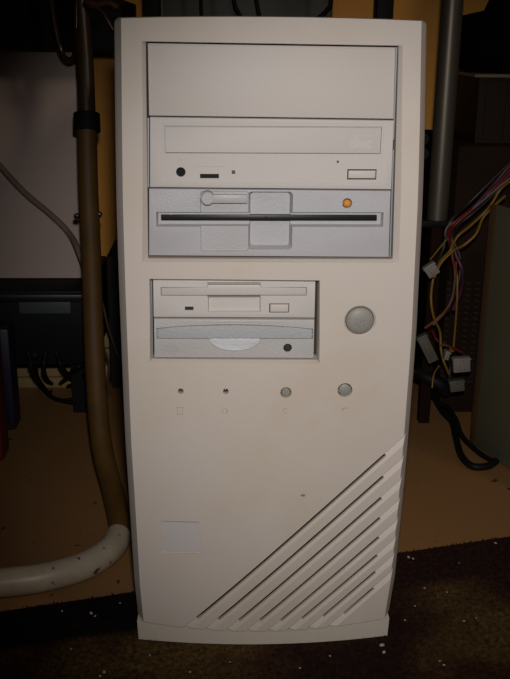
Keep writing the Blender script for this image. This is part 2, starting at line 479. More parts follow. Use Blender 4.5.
# ---- small drives
strip = R(160.8, 287.2, 306.6, 295.6, YD); tabr = R(207.3, 282.4, 260.6, 297.0, YD); tr = R(208, 297, 260.6, 312.2, YD)
bt = R(269.2, 303.4, 289.2, 312.6, YD); ld = R(184.8, 306.6, 193.6, 310.2, YD)
cuts = [MB().rect(strip, -.001, YD+.0045), MB().rect(tabr, -.001, YD+.0045), frust(tr, .0020, .0006, YD),
        MB().rect(bt, -.001, YD+.004), MB().rect(ld, -.001, YD+.0012)]
f3 = slab('floppy_drive', [(152.9, 280.2), (315.6, 281.8), (314.7, 318.0), (153.5, 317.2)], F35P, cuts)
f3['label'] = 'small pale floppy drive with thin slot flap, upper of the two small drives'
b = MB(); g = .0003
b.poly([(strip[0]+g, strip[1]+g), (strip[2]-g, strip[1]+g), (strip[2]-g, strip[3]-g), (tabr[2]-g, strip[3]-g), (tabr[2]-.0003, tabr[3]-.0018),
        (tabr[0]+.0003, tabr[3]-.0018), (tabr[0]+g, strip[3]-g), (strip[0]+g, strip[3]-g)], YD+.0002, YD+.0044, bev=.0002)
b.build('slot_flap', F35P, f3)
MB().rect((bt[0]+.0006, bt[1]+.0006, bt[2]-.0005, bt[3]-.0006), YD-.0008, YD+.003, bev=.0003).build('eject_button', COVER, f3)
MB().rect((bt[0]+.0001, bt[1]+.0001, bt[2]-.0001, bt[3]-.0001), YD+.0012, YD+.0035).build('button_surround', DARK, f3)
b = MB().rect((ld[0]+.0001, ld[1]+.0001, ld[2]-.0001, ld[3]-.0001), YD+.0006, YD+.0011)
b.build('status_light', mat('green_lens', (.03, .045, .04), .2), f3)

cz = at(287.6, 347.8, 'y', YD)
# flap outline: gently arched top edge
fb = [at(156.6, 338.6, 'y', YD), at(313.0, 338.8, 'y', YD)]
top = [(156.6, 328.2), (175, 326.3), (195, 325.2), (215, 324.7), (235, 324.6), (255, 324.9), (275, 325.7), (295, 327.0), (313.0, 328.8)]
tp = [at(x, y, 'y', YD) for x, y in top]
flap = [(fb[0].x, fb[0].z), (fb[1].x, fb[1].z)]+[(q.x, q.z) for q in tp[::-1]]
half = []
for k in range(17):
    t = PI+PI*k/16; q = at(234.8+26*math.cos(t), 338.6-12.6*math.sin(t), 'y', YD); half.append((q.x, q.z))
notch = R(208, 322.2, 260.5, 326, YD)
cuts = [MB().poly(flap, -.001, YD+.005), MB().poly(half, -.001, YD+.0009), MB().rect(notch, -.001, YD+.0006),
        MB().lathe([(0, -.002), (.0028, -.002), (.0028, .005), (0, .005)], (cz.x, YD, cz.z), n=28)]
zp = slab('disk_drive', [(153.8, 319.0), (314.6, 319.9), (313.8, 358.3), (154.3, 357.6)], ZIPP, cuts)
zp['label'] = 'grey textured cartridge drive with arched flap, lower of the two small drives'
cxm = sum(p[0] for p in flap)/len(flap)
fl2 = [(x+(.0009 if x < cxm-.04 else -.0009 if x > cxm+.04 else 0), z+(.0003 if i < 2 else -.0003)) for i, (x, z) in enumerate(flap)]
MB().poly(fl2, YD-.0008, YD+.003, bev=.0005).build('slot_flap', ZIPD, zp)
ins = [(.97*x+.03*cz_, .96*z+.04*zc) for x, z in half for cz_, zc in [((half[0][0]+half[-1][0])/2, half[0][1])]]
b = MB().poly(ins, YD+.0004, YD+.0016, bev=.0002); b.build('finger_dimple', mat('sparkle_grey_plastic', (.62, .62, .64), .3, bump=1.5, bscale=500), zp)
MB().lathe([(0, -.0008), (.0020, -.0006), (.0024, .0002), (.0024, .003), (0, .003)], (cz.x, YD, cz.z), n=28).build('eject_button', mat('dark_button', (.035, .035, .038), .35), zp)
p = at(171, 347.5, 'y', YD)
text_mesh('zip', .0088, (p.x, YD-.0001, p.z), .00012, mat('raised_logo_plastic', (.40, .385, .37), .5), 'drive_logo', zp, .0002)

# ---- front panel buttons and lights
b = MB().lathe([(0, -.0014), (.003, -.0012), (.0060, -.0007), (.0079, .0000), (.0087, .0008), (.0088, .006), (0, .006)], (pb.x, 0, pb.z), n=56)
pbo = b.build('power_button', GBUT, tower); pbo['label'] = 'large round grey power button'
b = MB()
for k in range(16):
    pass
ring = [(pb.x+.0022*math.cos(2*PI*k/24), -.0012, pb.z+.0022*math.sin(2*PI*k/24)) for k in range(25)]
b.tube(ring, .00035, 6, cap=False)
for k in range(6):
    a = 2*PI*k/6+.3
    b.tube([(pb.x+.0030*math.cos(a), -.0013, pb.z+.0030*math.sin(a)), (pb.x+.0042*math.cos(a), -.0010, pb.z+.0042*math.sin(a))], .0003, 6)
b.tube([(pb.x, -.0016, pb.z-.0008), (pb.x, -.0016, pb.z+.0012)], .00035, 6)
b.build('power_symbol', GBUT, pbo)
for nm, p, r in (('reset_button', rb1, .0029), ('turbo_button', rb2, .0040)):
    y = -bulge(p.x, p.z)
    b = MB().lathe([(0, .0002), (r*.75, .0003), (r*.96, .0008), (r, .0016), (r, .006), (0, .006)], (p.x, y, p.z), n=36)
    b.build(nm, GBUT, tower)
for nm, p in (('power_light', l1), ('disk_light', l2)):
    y = -bulge(p.x, p.z)
    b = MB().lathe([(0, .0012), (.0009, .0016), (.0014, .0026), (.0014, .006), (0, .006)], (p.x, y, p.z), n=24)
    b.build(nm, mat('clear_lens' if nm[0] == 'p' else 'smoked_lens', (.09, .08, .07) if nm[0] == 'p' else (.04, .035, .03), .08, coat=1), tower)
# faint symbols moulded under them
p = face(179.8, 411)
b = MB(); y = -bulge(p.x, p.z)
for a0, a1, c0, c1 in ((-.0016, .0016, .0022, .0026), (-.0016, .0016, -.0026, -.0022), (-.0018, -.0014, -.0026, .0026), (.0014, .0018, -.0026, .0026)):
    b.box(p.x+a0, p.x+a1, y-.00012, y+.0004, p.z+c0, p.z+c1)
b.build('panel_symbol', INK, tower)
p = face(225, 411); y = -bulge(p.x, p.z)
b = MB(); b.tube([(p.x+.0017*math.cos(2*PI*k/20), y-.0000, p.z+.0017*math.sin(2*PI*k/20)) for k in range(21)], .00022, 6, cap=False)
b.box(p.x+.0009, p.x+.0013, y-.00012, y+.0004, p.z-.002, p.z+.002); b.build('panel_symbol', INK, tower)
p = face(285.5, 410.5); y = -bulge(p.x, p.z)
b = MB(); b.tube([(p.x+.0016*math.cos(.6+1.6*PI*k/16), y, p.z+.0016*math.sin(.6+1.6*PI*k/16)) for k in range(17)], .00022, 6)
b.build('panel_symbol', INK, tower)
p = face(344.5, 409); y = -bulge(p.x, p.z)
b = MB(); b.box(p.x-.0016, p.x-.0004, y-.00012, y+.0004, p.z-.001, p.z+.001); b.box(p.x+.0002, p.x+.0018, y-.00012, y+.0004, p.z+.0000, p.z+.0012)
b.build('panel_symbol', INK, tower)
# flat insert in the badge recess
c = [sum(q.x for q in bd)/4, sum(q.z for q in bd)/4]
b = MB().poly([(c[0]+(q.x-c[0])*.90, c[1]+(q.z-c[1])*.89+.0003) for q in bd], .0005, .0015)
bo = b.build('badge_plate', None, None, 0); bo.data.materials.append(mat('badge_plastic', (.54, .50, .48), .4)); swell(bo); adopt(bo, tower)

# ================================================================== SETTING
FZ = -.004
floor_m = mat('vinyl_floor', (.27, .135, .048), .45, mottle=(.22, .13, .05), mscale=9, mamount=.5,
              specks=((.05, .03, .02), 75, .705))
def tile_lines(m, size, w, col):
    nt = m.node_tree; b = nt.nodes['Principled BSDF']; L = nt.links.new
    src = b.inputs['Base Color'].links[0].from_socket
    tc = nd(nt, 'ShaderNodeTexCoord'); mp = nd(nt, 'ShaderNodeMapping'); mp.inputs['Location'].default_value = (.07, .09, 0)
    L(tc.outputs['Object'], mp.inputs[0])
    br = nd(nt, 'ShaderNodeTexBrick'); br.offset = 0; br.inputs['Scale'].default_value = 1.0
    br.inputs['Mortar Size'].default_value = w; br.inputs['Brick Width'].default_value = size; br.inputs['Row Height'].default_value = size
    L(mp.outputs[0], br.inputs[0])
    mx = nd(nt, 'ShaderNodeMix', data_type='RGBA'); L(br.outputs['Fac'], mx.inputs[0]); L(src, mx.inputs[6])
    mx.inputs[7].default_value = (*col, 1); L(mx.outputs[2], b.inputs['Base Color'])
tile_lines(floor_m, .23, .0008, (.25, .125, .042))
WY = .62
struct(MB().box(-1.6, 1.6, -1.6, WY+.1, FZ-.02, FZ).build('floor', floor_m, None, 0))
wall_m = mat('brown_wall_paint', (.78, .33, .035), .6, mottle=(.60, .26, .03), mscale=5, mamount=.5, bump=.2, bscale=60)
struct(MB().box(-1.6, 1.6, WY, WY+.1, FZ, 2.3).build('wall_back', wall_m, None, 0))
bb = MB(); bb.poly([(0, 0)]*0 or [(-1.6, FZ), (1.6, FZ), (1.6, .045), (-1.6, .045)], WY-.010, WY-.0001, bev=.002)
struct(bb.build('baseboard_back', mat('pale_baseboard', (.36, .26, .12), .45), None, 30))
bb = MB(); bb.box(-1.6, 1.6, WY-.022, WY-.0101, FZ, .014, bev=.003)
struct(bb.build('trim_1', mat('quarter_round', (.30, .20, .09), .5), None, 30))

# ---- rug
e0 = at(0, 611, 'z', 0.0); e1 = at(510, 536, 'z', 0.0)
dr = (e1-e0); dr.z = 0; dr.normalize(); nr = Vector((dr.y, -dr.x, 0))
O = e0-dr*.6
rug_m = bpy.data.materials.new('rug_pile'); rug_m.use_nodes = True
nt = rug_m.node_tree; B = nt.nodes['Principled BSDF']; B.inputs['Roughness'].default_value = .9
B.inputs['Specular IOR Level'].default_value = .15
tc = nd(nt, 'ShaderNodeTexCoord'); L = nt.links.new
# ochre / rust blotches
n1 = nd(nt, 'ShaderNodeTexNoise', Scale=9.0, Detail=3.0); L(tc.outputs['Object'], n1.inputs['Vector'])
n2 = nd(nt, 'ShaderNodeTexNoise', Scale=260.0, Detail=3.0); L(tc.outputs['Object'], n2.inputs['Vector'])
cr = nd(nt, 'ShaderNodeValToRGB'); L(n1.outputs['Fac'], cr.inputs[0])
e = cr.color_ramp.elements
e[0].position = .38; e[0].color = (.012, .0040, .0022, 1)
e[1].position = .62; e[1].color = (.058, .033, .009, 1)
k = e.new(.5); k.color = (.026, .010, .004, 1)
# border band in black parallel to the rug's edge, rug local y runs away from its far edge
sp = nd(nt, 'ShaderNodeSeparateXYZ'); L(tc.outputs['Object'], sp.inputs[0])
wob = nd(nt, 'ShaderNodeMath', operation='MULTIPLY_ADD'); L(n1.outputs['Fac'], wob.inputs[0]); wob.inputs[1].default_value = .03; L(sp.outputs['Y'], wob.inputs[2])
mr = nd(nt, 'ShaderNodeMapRange'); mr.inputs[1].default_value = .060; mr.inputs[2].default_value = .068; L(wob.outputs[0], mr.inputs[0])
mx = nd(nt, 'ShaderNodeMix', data_type='RGBA'); mx.inputs[6].default_value = (.004, .0022, .0018, 1); L(mr.outputs[0], mx.inputs[0]); L(cr.outputs[0], mx.inputs[7])
xr = nd(nt, 'ShaderNodeMapRange'); xr.inputs[1].default_value = .72; xr.inputs[2].default_value = .84; L(sp.outputs['X'], xr.inputs[0])
bm_ = nd(nt, 'ShaderNodeMix', data_type='RGBA'); bm_.inputs[6].default_value = (.004, .0022, .0018, 1); bm_.inputs[7].default_value = (.017, .0060, .0036, 1)
L(xr.outputs[0], bm_.inputs[0]); L(bm_.outputs[2], mx.inputs[6])
hs = nd(nt, 'ShaderNodeMapRange'); hs.inputs[1].default_value = .3; hs.inputs[2].default_value = .7; hs.inputs[3].default_value = .45; hs.inputs[4].default_value = 1.7
L(n2.outputs['Fac'], hs.inputs[0])
ml = nd(nt, 'ShaderNodeMix', data_type='RGBA', blend_type='MULTIPLY'); ml.inputs[0].default_value = 1
L(mx.outputs[2], ml.inputs[6]); L(hs.outputs[0], ml.inputs[7]); L(ml.outputs[2], B.inputs['Base Color'])
rug_ang = math.atan2(dr.y, dr.x)
rug = thing('rug', 'dark brown and black pile rug spread under the front of the computer tower', 'rug', O)
rug.rotation_euler = (PI, 0, 0); rug.rotation_euler = (0, 0, 0)
def rugobj(bm, name, m):
    me = bpy.data.meshes.new(name); bm.to_mesh(me); bm.free(); me.materials.append(m)
    o = bpy.data.objects.new(name, me); COL.objects.link(o); o.parent = rug
    o.rotation_euler = (0, 0, rug_ang); o.scale = (1, 1, 1); return o
# local frame: x along the far edge, y pointing back to the wall is negative here, so mirror with scale in mesh
bm = bmesh.new()
g = bmesh.ops.create_cube(bm, size=1.0)['verts']
bmesh.ops.scale(bm, vec=(1.7, 1.1, .0034), verts=g); bmesh.ops.translate(bm, vec=(.85, -.55, -.0022), verts=g)
ro = rugobj(bm, 'backing', rug_m)
neg = nd(nt, 'ShaderNodeMath', operation='MULTIPLY'); neg.inputs[1].default_value = -1
L(sp.outputs['Y'], neg.inputs[0]); L(neg.outputs[0], wob.inputs[2])
bm = bmesh.new()
for i in range(42000):
    u = random.uniform(.45, 1.25); w = random.uniform(0, .30)
    if random.random() < .02: w = random.uniform(-.001, .002)
    wp = O+dr*u+nr*w
    if abs(wp.x) < .091 and wp.y > -.011*(1-(wp.x/.09)**2)-.001: continue
    h = random.uniform(.0012, .0034)*(.45 if w < .004 else 1); a = random.uniform(0, 2*PI); s = random.uniform(.0003, .0007)
    ln = (random.uniform(-.0022, .0022), random.uniform(-.0022, .0022))
    v = [bm.verts.new((u+s*math.cos(a+t), -w+s*math.sin(a+t), -.0008)) for t in (0, 2.1, 4.2)]
    tpv = bm.verts.new((u+ln[0], -w+ln[1], -.0006+h))
    for q in range(3): bm.faces.new((v[q], v[(q+1) % 3], tpv))
po = rugobj(bm, 'pile', rug_m); po['kind'] = 'stuff'

# lint flecks on the rug
b = MB()
for px, py, r in ((408.5, 557, 1.5), (413, 558.5, 1.2), (424.5, 588, .9), (447, 592, .8), (464, 621, 1.0), (405, 620, .8), (495.5, 543, 1.2), (415, 606, .7), (382, 645, 2.0), (384, 652, 1.6), (444, 665, 1.0), (440, 661, .8),
                  (62, 611, 1.0), (91, 613, 1.6), (95, 616, 1.1), (71, 649, .9), (104, 672, 1.6), (100, 676, 1.2), (120, 603, .9), (459, 563, .6), (476, 618, .7), (150, 655, .8), (230, 662, .7), (300, 668, .8), (330, 656, .7), (190, 672, .8)):
    q = at(px, py, 'z', .003); s = r*.0007
    m = Matrix.Translation(q) @ Matrix.Rotation(random.uniform(0, PI), 4, 'Z') @ Matrix.Diagonal((s*1.5, s, s*.7, 1))
    bmesh.ops.create_icosphere(b.bm, subdivisions=2, radius=1, matrix=m)
for v in b.bm.verts: v.co += Vector([random.uniform(-.00015, .00015) for _ in range(3)])
tag(b.build('lint', mat('pale_lint', (.34, .30, .25), .9), None, 60), 'pale lint flecks scattered over the dark pile rug', 'lint', kind='stuff')

# ================================================================== LEFT BACKGROUND
# tubular stand: white floor tube bending up into a brown upright with black collar
stand = thing('tubular_stand', 'bent tube stand with white floor foot and black-collared brown upright left of the tower', 'stand', (-.118, .136, FZ))
def fl_(px, py, h=0.0): return at(px, py, 'z', FZ+h)
r0 = .0112
ft = [fl_(-150, 592, r0), fl_(-60, 590, r0), fl_(0, 583, r0), fl_(40, 578, r0), fl_(78, 568, r0), fl_(100, 557, r0), fl_(113, 546, r0), fl_(118.5, 536, r0)]
MB().tube(spline(ft, 10), .0112, 20).build('foot_tube', mat('chipped_white_paint', (.42, .345, .245), .4, mottle=(.27, .20, .12), mscale=40, mamount=.6, specks=((.10, .06, .03), 150, .68)), stand)['label'] = 'white chipped foot tube'
wood = mat('brown_tube_paint', (.105, .050, .007), .6, mottle=(.055, .022, .004), mscale=30, mamount=.6)
up = [fl_(118.5, 537, r0), fl_(120, 524, r0+.003), at(113, 492, 'y', .19), at(101, 440, 'y', .24), at(95, 360, 'y', .29), at(91, 250, 'y', .34), at(88.3, 190, 'y', .36), at(86.8, 128, 'y', .375)]
MB().tube(spline(up, 8), .0098, 20).build('lower_upright', wood, stand)
cpos = [at(86.9, 131.5, 'y', .374), at(86.6, 114, 'y', .38)]
MB().tube(cpos, [.0135, .0130], 24).build('collar', BLACK, stand)
topp = [cpos[1]-Vector((0, 0, .004)), at(84.5, 60, 'y', .395), at(80, 0, 'y', .41), at(77, -60, 'y', .425)]
MB().tube(spline(topp, 6), .0088, 20).build('upper_upright', mat('dark_brown_tube', (.050, .026, .009), .4, mottle=(.04, .02, .01), mscale=30, mamount=.6), stand)
for px, py in ((76.3, 216.5), (98.8, 215)):
    q = at(px, py, 'y', .352)
    MB().lathe([(0, -.002), (.0022, -.0016), (.003, 0), (.003, .004), (0, .004)], q, 'y', 16).build('bolt', CHROME, stand)

# pale panel (upright flat case) with black printer underneath
py_ = .47
pTL, pTR, pBR, pBL = at(-60, 50, 'y', py_), at(79, 50, 'y', py_), at(83, 279, 'y', py_), at(-60, 288, 'y', py_)
pm = mat('pale_grey_panel', (.62, .48, .41), .6, mottle=(.54, .41, .35), mscale=6, mamount=.5, bump=.5, bscale=400)
zt = pTR.z; zb = pBR.z+.0005
prt_top = zb-.0005
b = MB(); b.poly([(-.42, zb), (pBR.x, zb), (pTR.x, zt+.03), (-.42, zt+.03)], py_, py_+.035, bev=.002)
tag(b.build('display_panel', pm, None), 'large pale grey flat panel standing on the black printer, cut by left photo edge', 'panel')
# black printer below
PB = at(40, 366, 'y', .42).z
pr = thing('printer', 'low black printer with glossy front edge under the pale grey panel', 'printer', (-.30, .47, FZ))
b = MB(); b.box(-.42, -.172, .42, .59, PB, prt_top, bev=.004); b.build('body', BLACK, pr)
gl = at(45, 288, 'y', .418)
b = MB(); b.box(-.42, -.176, .414, .424, prt_top-.012, prt_top-.003, bev=.002); b.build('front_lip', BLKGL, pr)
q0, q1 = at(19, 299, 'y', .4185), at(71, 313, 'y', .4185)
b = MB(); b.box(q0.x, q1.x, .4165, .423, q1.z, q0.z, bev=.0006); b.build('control_panel', mat('slate_grey_panel', (.07, .085, .09), .4), pr)['label'] = 'dull slate grey strip'
for x in (-.40, -.19):
    for y in (.435, .575):
        MB().box(x-.009, x+.009, y-.009, y+.009, FZ, PB+.001).build('foot', BLACK, pr)
wp_ = mat('pale_wood', (.30, .21, .085), .6, mottle=(.22, .15, .06), mscale=30, mamount=.5)
b = MB(); b.box(-.40, -.168, .505, .53, FZ, at(45, 378, 'y', .505).z, bev=.001); b.box(-.40, -.168, .512, .53, FZ+.004, at(45, 366, 'y', .512).z, bev=.001)
tag(b.build('wooden_strip', wp_, None), 'pale wooden strip lying on the floor under the back of the black printer', 'wood strip')
# cord across the panel
b = MB(); b.tube(spline([at(-30, 130, 'y', .45), at(0, 166, 'y', .455), at(25, 193, 'y', .458), at(50, 214, 'y', .460), at(68, 232, 'y', .460), at(79, 252, 'y', .43), at(89, 285, 'y', .41), at(92, 330, 'y', .41), at(93, 370, 'y', .41), Vector((-.168, .41, FZ+.005))], 8), .0034, 10)
tag(b.build('power_lead', mat('grey_rubber', (.24, .175, .125), .7), None, 60), 'thin grey cord hanging diagonally across the pale panel', 'cord')
# dark box in the gap between stand and tower
b = MB(); bx = at(99, 256, 'y', .50)
b.box(-.1645, -.06, .50, .60, FZ, bx.z, bev=.004)
tag(b.build('black_box', mat('matt_black', (.012, .009, .007), .8), None), 'plain black box on the floor in the gap between brown upright and tower', 'box')
# shelf above, from which the loop hangs
sh = at(40, 50, 'y', .43).z
SH0 = .3915
b = MB(); b.box(-.55, -.13, .44, .618, zt+.0305, zt+.0505, bev=.002)
shelf_z = zt+.0305
desk = thing('desk', 'black desk whose dark underside and legs show above and behind the tower', 'desk', (0, .5, FZ))
b.build('lower_shelf', BLACK, desk)
# black board hanging in front of the panel's top
bz = at(30, 50, 'y', .425).z
b = MB(); b.box(-.55, at(112, 30, 'y', .425).x+.01, .425, .440, bz, .62, bev=.002); b.build('front_board', BLACK, desk)
for px in (152, 383):
    q = at(px, 10, 'y', .53)
    b = MB(); b.box(q.x-.0095, q.x+.0095, .515, .54, FZ, .74, bev=.002); b.build('leg', BLACK, desk)
for q in ((-.53, .43), (-.53, .60)):
    b = MB(); b.box(q[0]-.01, q[0]+.01, q[1]-.002, q[1]+.016, FZ, .74, bev=.002); b.build('leg', BLACK, desk)
b = MB(); b.box(-.56, .55, .36, .618, .74, .765, bev=.003); b.build('desk_top', BLACK, desk)
q = at(160.5, 10, 'y', .545)
b = MB(); b.box(q.x-.003, q.x+.0035, .541, .55, FZ, .74); b.build('leg', mat('brown_edge_strip', (.10, .055, .02), .5), desk)
# glossy black loop hanging left of the upright
b = MB(); b.tube(spline([at(46, -30, 'y', .405), at(53, 15, 'y', .405), at(59, 45, 'y', .404), at(64, 57, 'y', .402), at(70, 60, 'y', .40), at(75, 54, 'y', .398), at(76.5, 30, 'y', .398), at(76, -30, 'y', .40)], 8), .0030, 12)
tag(b.build('black_cable_loop', mat('shiny_brown_black', (.045, .025, .012), .18), None, 60), 'shiny black cable hanging in a U beside the brown upright', 'cable')
# brown glossy strap up at the left of the tower
b = MB(); pts = [at(86, 2, 'y', .40), at(97, 5, 'y', .40), at(108, 3, 'y', .40), at(118, 8, 'y', .40)]
b.tube(spline(pts, 6), [.004]*19, 10); b.tube(spline([at(88, 6, 'y', .398), at(100, 10, 'y', .396), at(107, 20, 'y', .394), at(113, 30, 'y', .394)], 6), .0016, 8)
tag(b.build('brown_strap', mat('glossy_brown', (.08, .032, .009), .35), None, 60), 'glossy brown strap tied round the top of the upright', 'strap')
# grey-green panel behind the tower top
q0, q1 = at(163, 5, 'y', .585), at(333, 5, 'y', .585)
b = MB(); b.box(q0.x, q1.x, .585, .612, FZ, .60, bev=.002)
tag(b.build('grey_board', mat('grey_green_board', (.085, .09, .075), .6), None), 'tall dark grey-green board leaning behind the top of the tower', 'board')
def dangle(pts, y, r, label, m=BLACK, name='hanging_cable'):
    b = MB(); b.tube(spline([at(a, c, 'y', y) for a, c in pts], 8), r, 10)
    return tag(b.build(name, m, None, 60), label, 'cable')
dangle([(200, -60), (201, 5), (203, 40), (204, 90)], .56, .0022, 'straight black cable hanging behind the tower, furthest left')
dangle([(233, -40), (234, 0), (239, 14), (248, 26), (262, 30), (258, 10), (253, -20)], .555, .0026, 'black cable looping down behind the middle of the tower top')
dangle([(330, -40), (331, 0), (327, 10), (316, 20), (300, 30), (280, 36)], .555, .0026, 'black cable curving down to the left behind the right of the tower top')

# red and blue things at the left edge
b = MB(); a = fl_(4, 462)
b.box(a.x-.07, a.x, a.y, a.y+.03, FZ, at(5, 306, 'y', a.y).z, bev=.004)
tag(b.build('red_box', mat('red_card', (.10, .004, .003), .5), None), 'red box at the left photo edge on the floor', 'box')
y = .445; a = at(5, 322, 'y', .40); c_ = at(17, 370, 'y', .40)
b = MB(); b.box(a.x-.02, c_.x, .375, .405, FZ, a.z, bev=.004)
tag(b.build('blue_packet', mat('blue_purple_card', (.008, .006, .022), .5), None), 'dark blue packet standing just behind the red box', 'packet')
# tangle of black cables
tang = [[(28, 352), (33, 372), (42, 388), (58, 400), (78, 398), (92, 392)], [(35, 355), (38, 380), (50, 396), (68, 402), (90, 404)],
        [(46, 350), (44, 372), (52, 384), (70, 386), (88, 372)], [(56, 352), (64, 370), (78, 382), (92, 378)], [(30, 366), (48, 392), (60, 384), (74, 370), (86, 362)]]
for i, t in enumerate(tang):
    pts = []
    for a_, c_ in t:
        q = at(a_, c_, 'z', FZ+.004)
        if q.y > .40 and c_ < 378:
            q = at(a_, c_, 'y', .402)
        pts.append(q)
    b = MB(); b.tube(spline(pts, 8), .0026, 8)
    tag(b.build('black_cable', BLACK, None, 60), 'black cable in the tangle on the floor below the black printer', 'cable', 'tangled cables below the printer')
for i, t in enumerate(([(98, 292), (103, 305), (109, 330), (119, 358)], [(97, 343), (104, 350), (109, 365), (108, 385), (112, 405), (116, 420)])):
    b = MB(); b.tube(spline([at(x, z, 'y', .478) for x, z in t], 8), .0016, 8)
    tag(b.build('brown_wire', mat('brown_wire%d' % i, (.075, .035, .015), .6), None, 60),
        ['thin straight brown wire slanting down in front of the black box', 'thin curled brown wire dangling low in front of the black box'][i], 'wire')

# ================================================================== RIGHT BACKGROUND
# big dark case standing behind at the right
dy = .42
q = at(448, 146, 'y', dy); ql = at(447, 300, 'y', dy); 
case2 = thing('computer_case', 'dark brown-grey perforated metal case standing behind the coloured wires', 'computer case', (.33, dy, FZ))
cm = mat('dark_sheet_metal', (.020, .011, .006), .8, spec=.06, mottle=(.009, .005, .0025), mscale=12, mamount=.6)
x0 = ql.x; zt2 = q.z
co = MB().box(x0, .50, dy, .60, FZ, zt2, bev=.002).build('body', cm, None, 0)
adopt(co, case2)
# perforated vent panel: rows of small slanted slots
b = MB()
va = at(447, 280, 'y', dy-.0015); vb = at(482, 385, 'y', dy-.0015)
pan = MB().box(va.x, vb.x, dy-.0016, dy, vb.z, va.z, bev=.0004).build('vent_panel', cm, None, 0)
cs = MB(); ncol, nrow = 5, 18
for i in range(ncol):
    for j in range(nrow):
        cx = va.x+.003+(vb.x-va.x-.006)*i/(ncol-1); cz_ = vb.z+.004+(va.z-vb.z-.008)*j/(nrow-1)
        cs.poly([(cx-.0030, cz_+.0002), (cx+.0026, cz_-.0014), (cx+.0026, cz_+.0002), (cx-.0030, cz_+.0018)], dy-.003, dy+.001)
cut(pan, [cs]); adopt(pan, case2)
b = MB(); b.box(va.x+.001, vb.x-.001, dy-.0004, dy-.0001, vb.z+.001, va.z-.001); b.build('vent_backing', DARK, case2)

# grey-green case side at the far right, near
K = fl_(468, 443); K2 = fl_(512, 473)
dk = (K2-K).normalized()
pnr = Vector((-dk.y, dk.x, 0))     # pointing to the right/back
if pnr.x < 0: pnr = -pnr
case1 = thing('computer_case', 'grey-green computer case side panel with brown edge at the right photo edge', 'computer case', K)
def top_at(px, py, base):
    # height above base point where pixel row meets
    d = (FW+RT*((px-255)/FOC)+UP*((339.5-py)/FOC)); t = ((base-CAM).x*d.x+(base-CAM).y*d.y)/(d.x**2+d.y**2)
    return (CAM+d*t).z
ht = top_at(492, 203, K)
def obox(name, o0, u0, u1, w0, w1, z0, z1, m, par, bev=.001):
    b = MB(); b.box(u0, u1, w0, w1, z0, z1, bev=bev)
    mm = Matrix(((dk.x, pnr.x, 0, o0.x), (dk.y, pnr.y, 0, o0.y), (0, 0, 1, 0), (0, 0, 0, 1)))
    b.xf(mm); return b.build(name, m, par)
gm = mat('grey_green_paint', (.105, .10, .055), .5, mottle=(.09, .09, .06), mscale=8, mamount=.5)
em = mat('brown_edge_metal', (.10, .055, .025), .5, metal=.3)
obox('side_panel', K, .012, .165, 0, .003, FZ+.002, ht, gm, case1)
obox('edge_flange', K, 0, .0115, .001, .012, FZ, ht-.002, em, case1)
obox('frame', K, .0115, .165, .0031, .17, FZ, ht-.004, cm, case1)

# metal pole on a black cross bar
pole = thing('steel_pole', 'round dull steel pole rising from a black bar just right of the tower', 'pole', (.205, .40, FZ))
pA, pB = at(434.5, 219, 'y', .395), at(455.3, 0, 'y', .395)
b = MB(); b.lathe([(0, 0), (.0108, 0), (.0108, .52), (0, .52)], ((pA.x+pB.x)/2, .395, pA.z), 'z', 28)
b.build('tube', mat('dull_steel', (.12, .100, .075), .42, metal=.6), pole)
b = MB(); b.box(.125, (pA.x+pB.x)/2+.014, .386, .404, pA.z-.008, pA.z, bev=.002)
b.build('cross_bar', BLACK, pole)
b = MB(); b.box((pA.x+pB.x)/2-.006, (pA.x+pB.x)/2+.006, .389, .401, FZ, pA.z-.007, bev=.001); b.build('post', mat('rust_brown_post', (.016, .007, .004), .8, spec=.05), pole)
# knobs left of pole
for px, py in ((421, 138), (421, 153)):
    q = at(px, py, 'y', .50)
    b = MB(); b.lathe([(0, 0), (.007, .0), (.008, .003), (.008, .009), (.004, .012), (.004, .12), (0, .12)], (q.x, .49, q.z), 'y', 18)
    tag(b.build('wall_knob', BLACK, None), 'black round knob on the wall left of the pole, ' + ('upper' if py < 145 else 'lower') + ' one', 'knob', 'knobs beside the pole')

# translucent bin on the dark case, black bag above
bi = thing('storage_bin', 'dark smoky plastic bin with pale rim on top of the perforated case', 'bin', (.30, .50, zt2))
a = at(480, 76, 'y', .445); c_ = at(482, 145, 'y', .445)
smoke = mat('smoky_plastic', (.016, .009, .004), .5, spec=.15)
def wallbox(b, x0, x1, y0, y1, z0, z1, t):
    b.box(x0, x1, y0, y0+t, z0, z1); b.box(x0, x1, y1-t, y1, z0, z1); b.box(x0, x0+t, y0+t, y1-t, z0, z1); b.box(x1-t, x1, y0+t, y1-t, z0, z1)
    b.box(x0+t, x1-t, y0+t, y1-t, z0, z0+t)
b = MB(); wallbox(b, a.x, a.x+.17, .445, .58, zt2+.0005, a.z, .003)
for k in range(7): b.box(a.x+.008+k*.022, a.x+.011+k*.022, .4435, .4455, zt2+.004, a.z-.004)
b.build('tub', smoke, bi)
b = MB(); wallbox(b, a.x-.007, a.x+.177, .438, .587, a.z-.001, a.z+.002, .003); b.build('rim', mat('pale_rim', (.15, .11, .07), .35), bi)
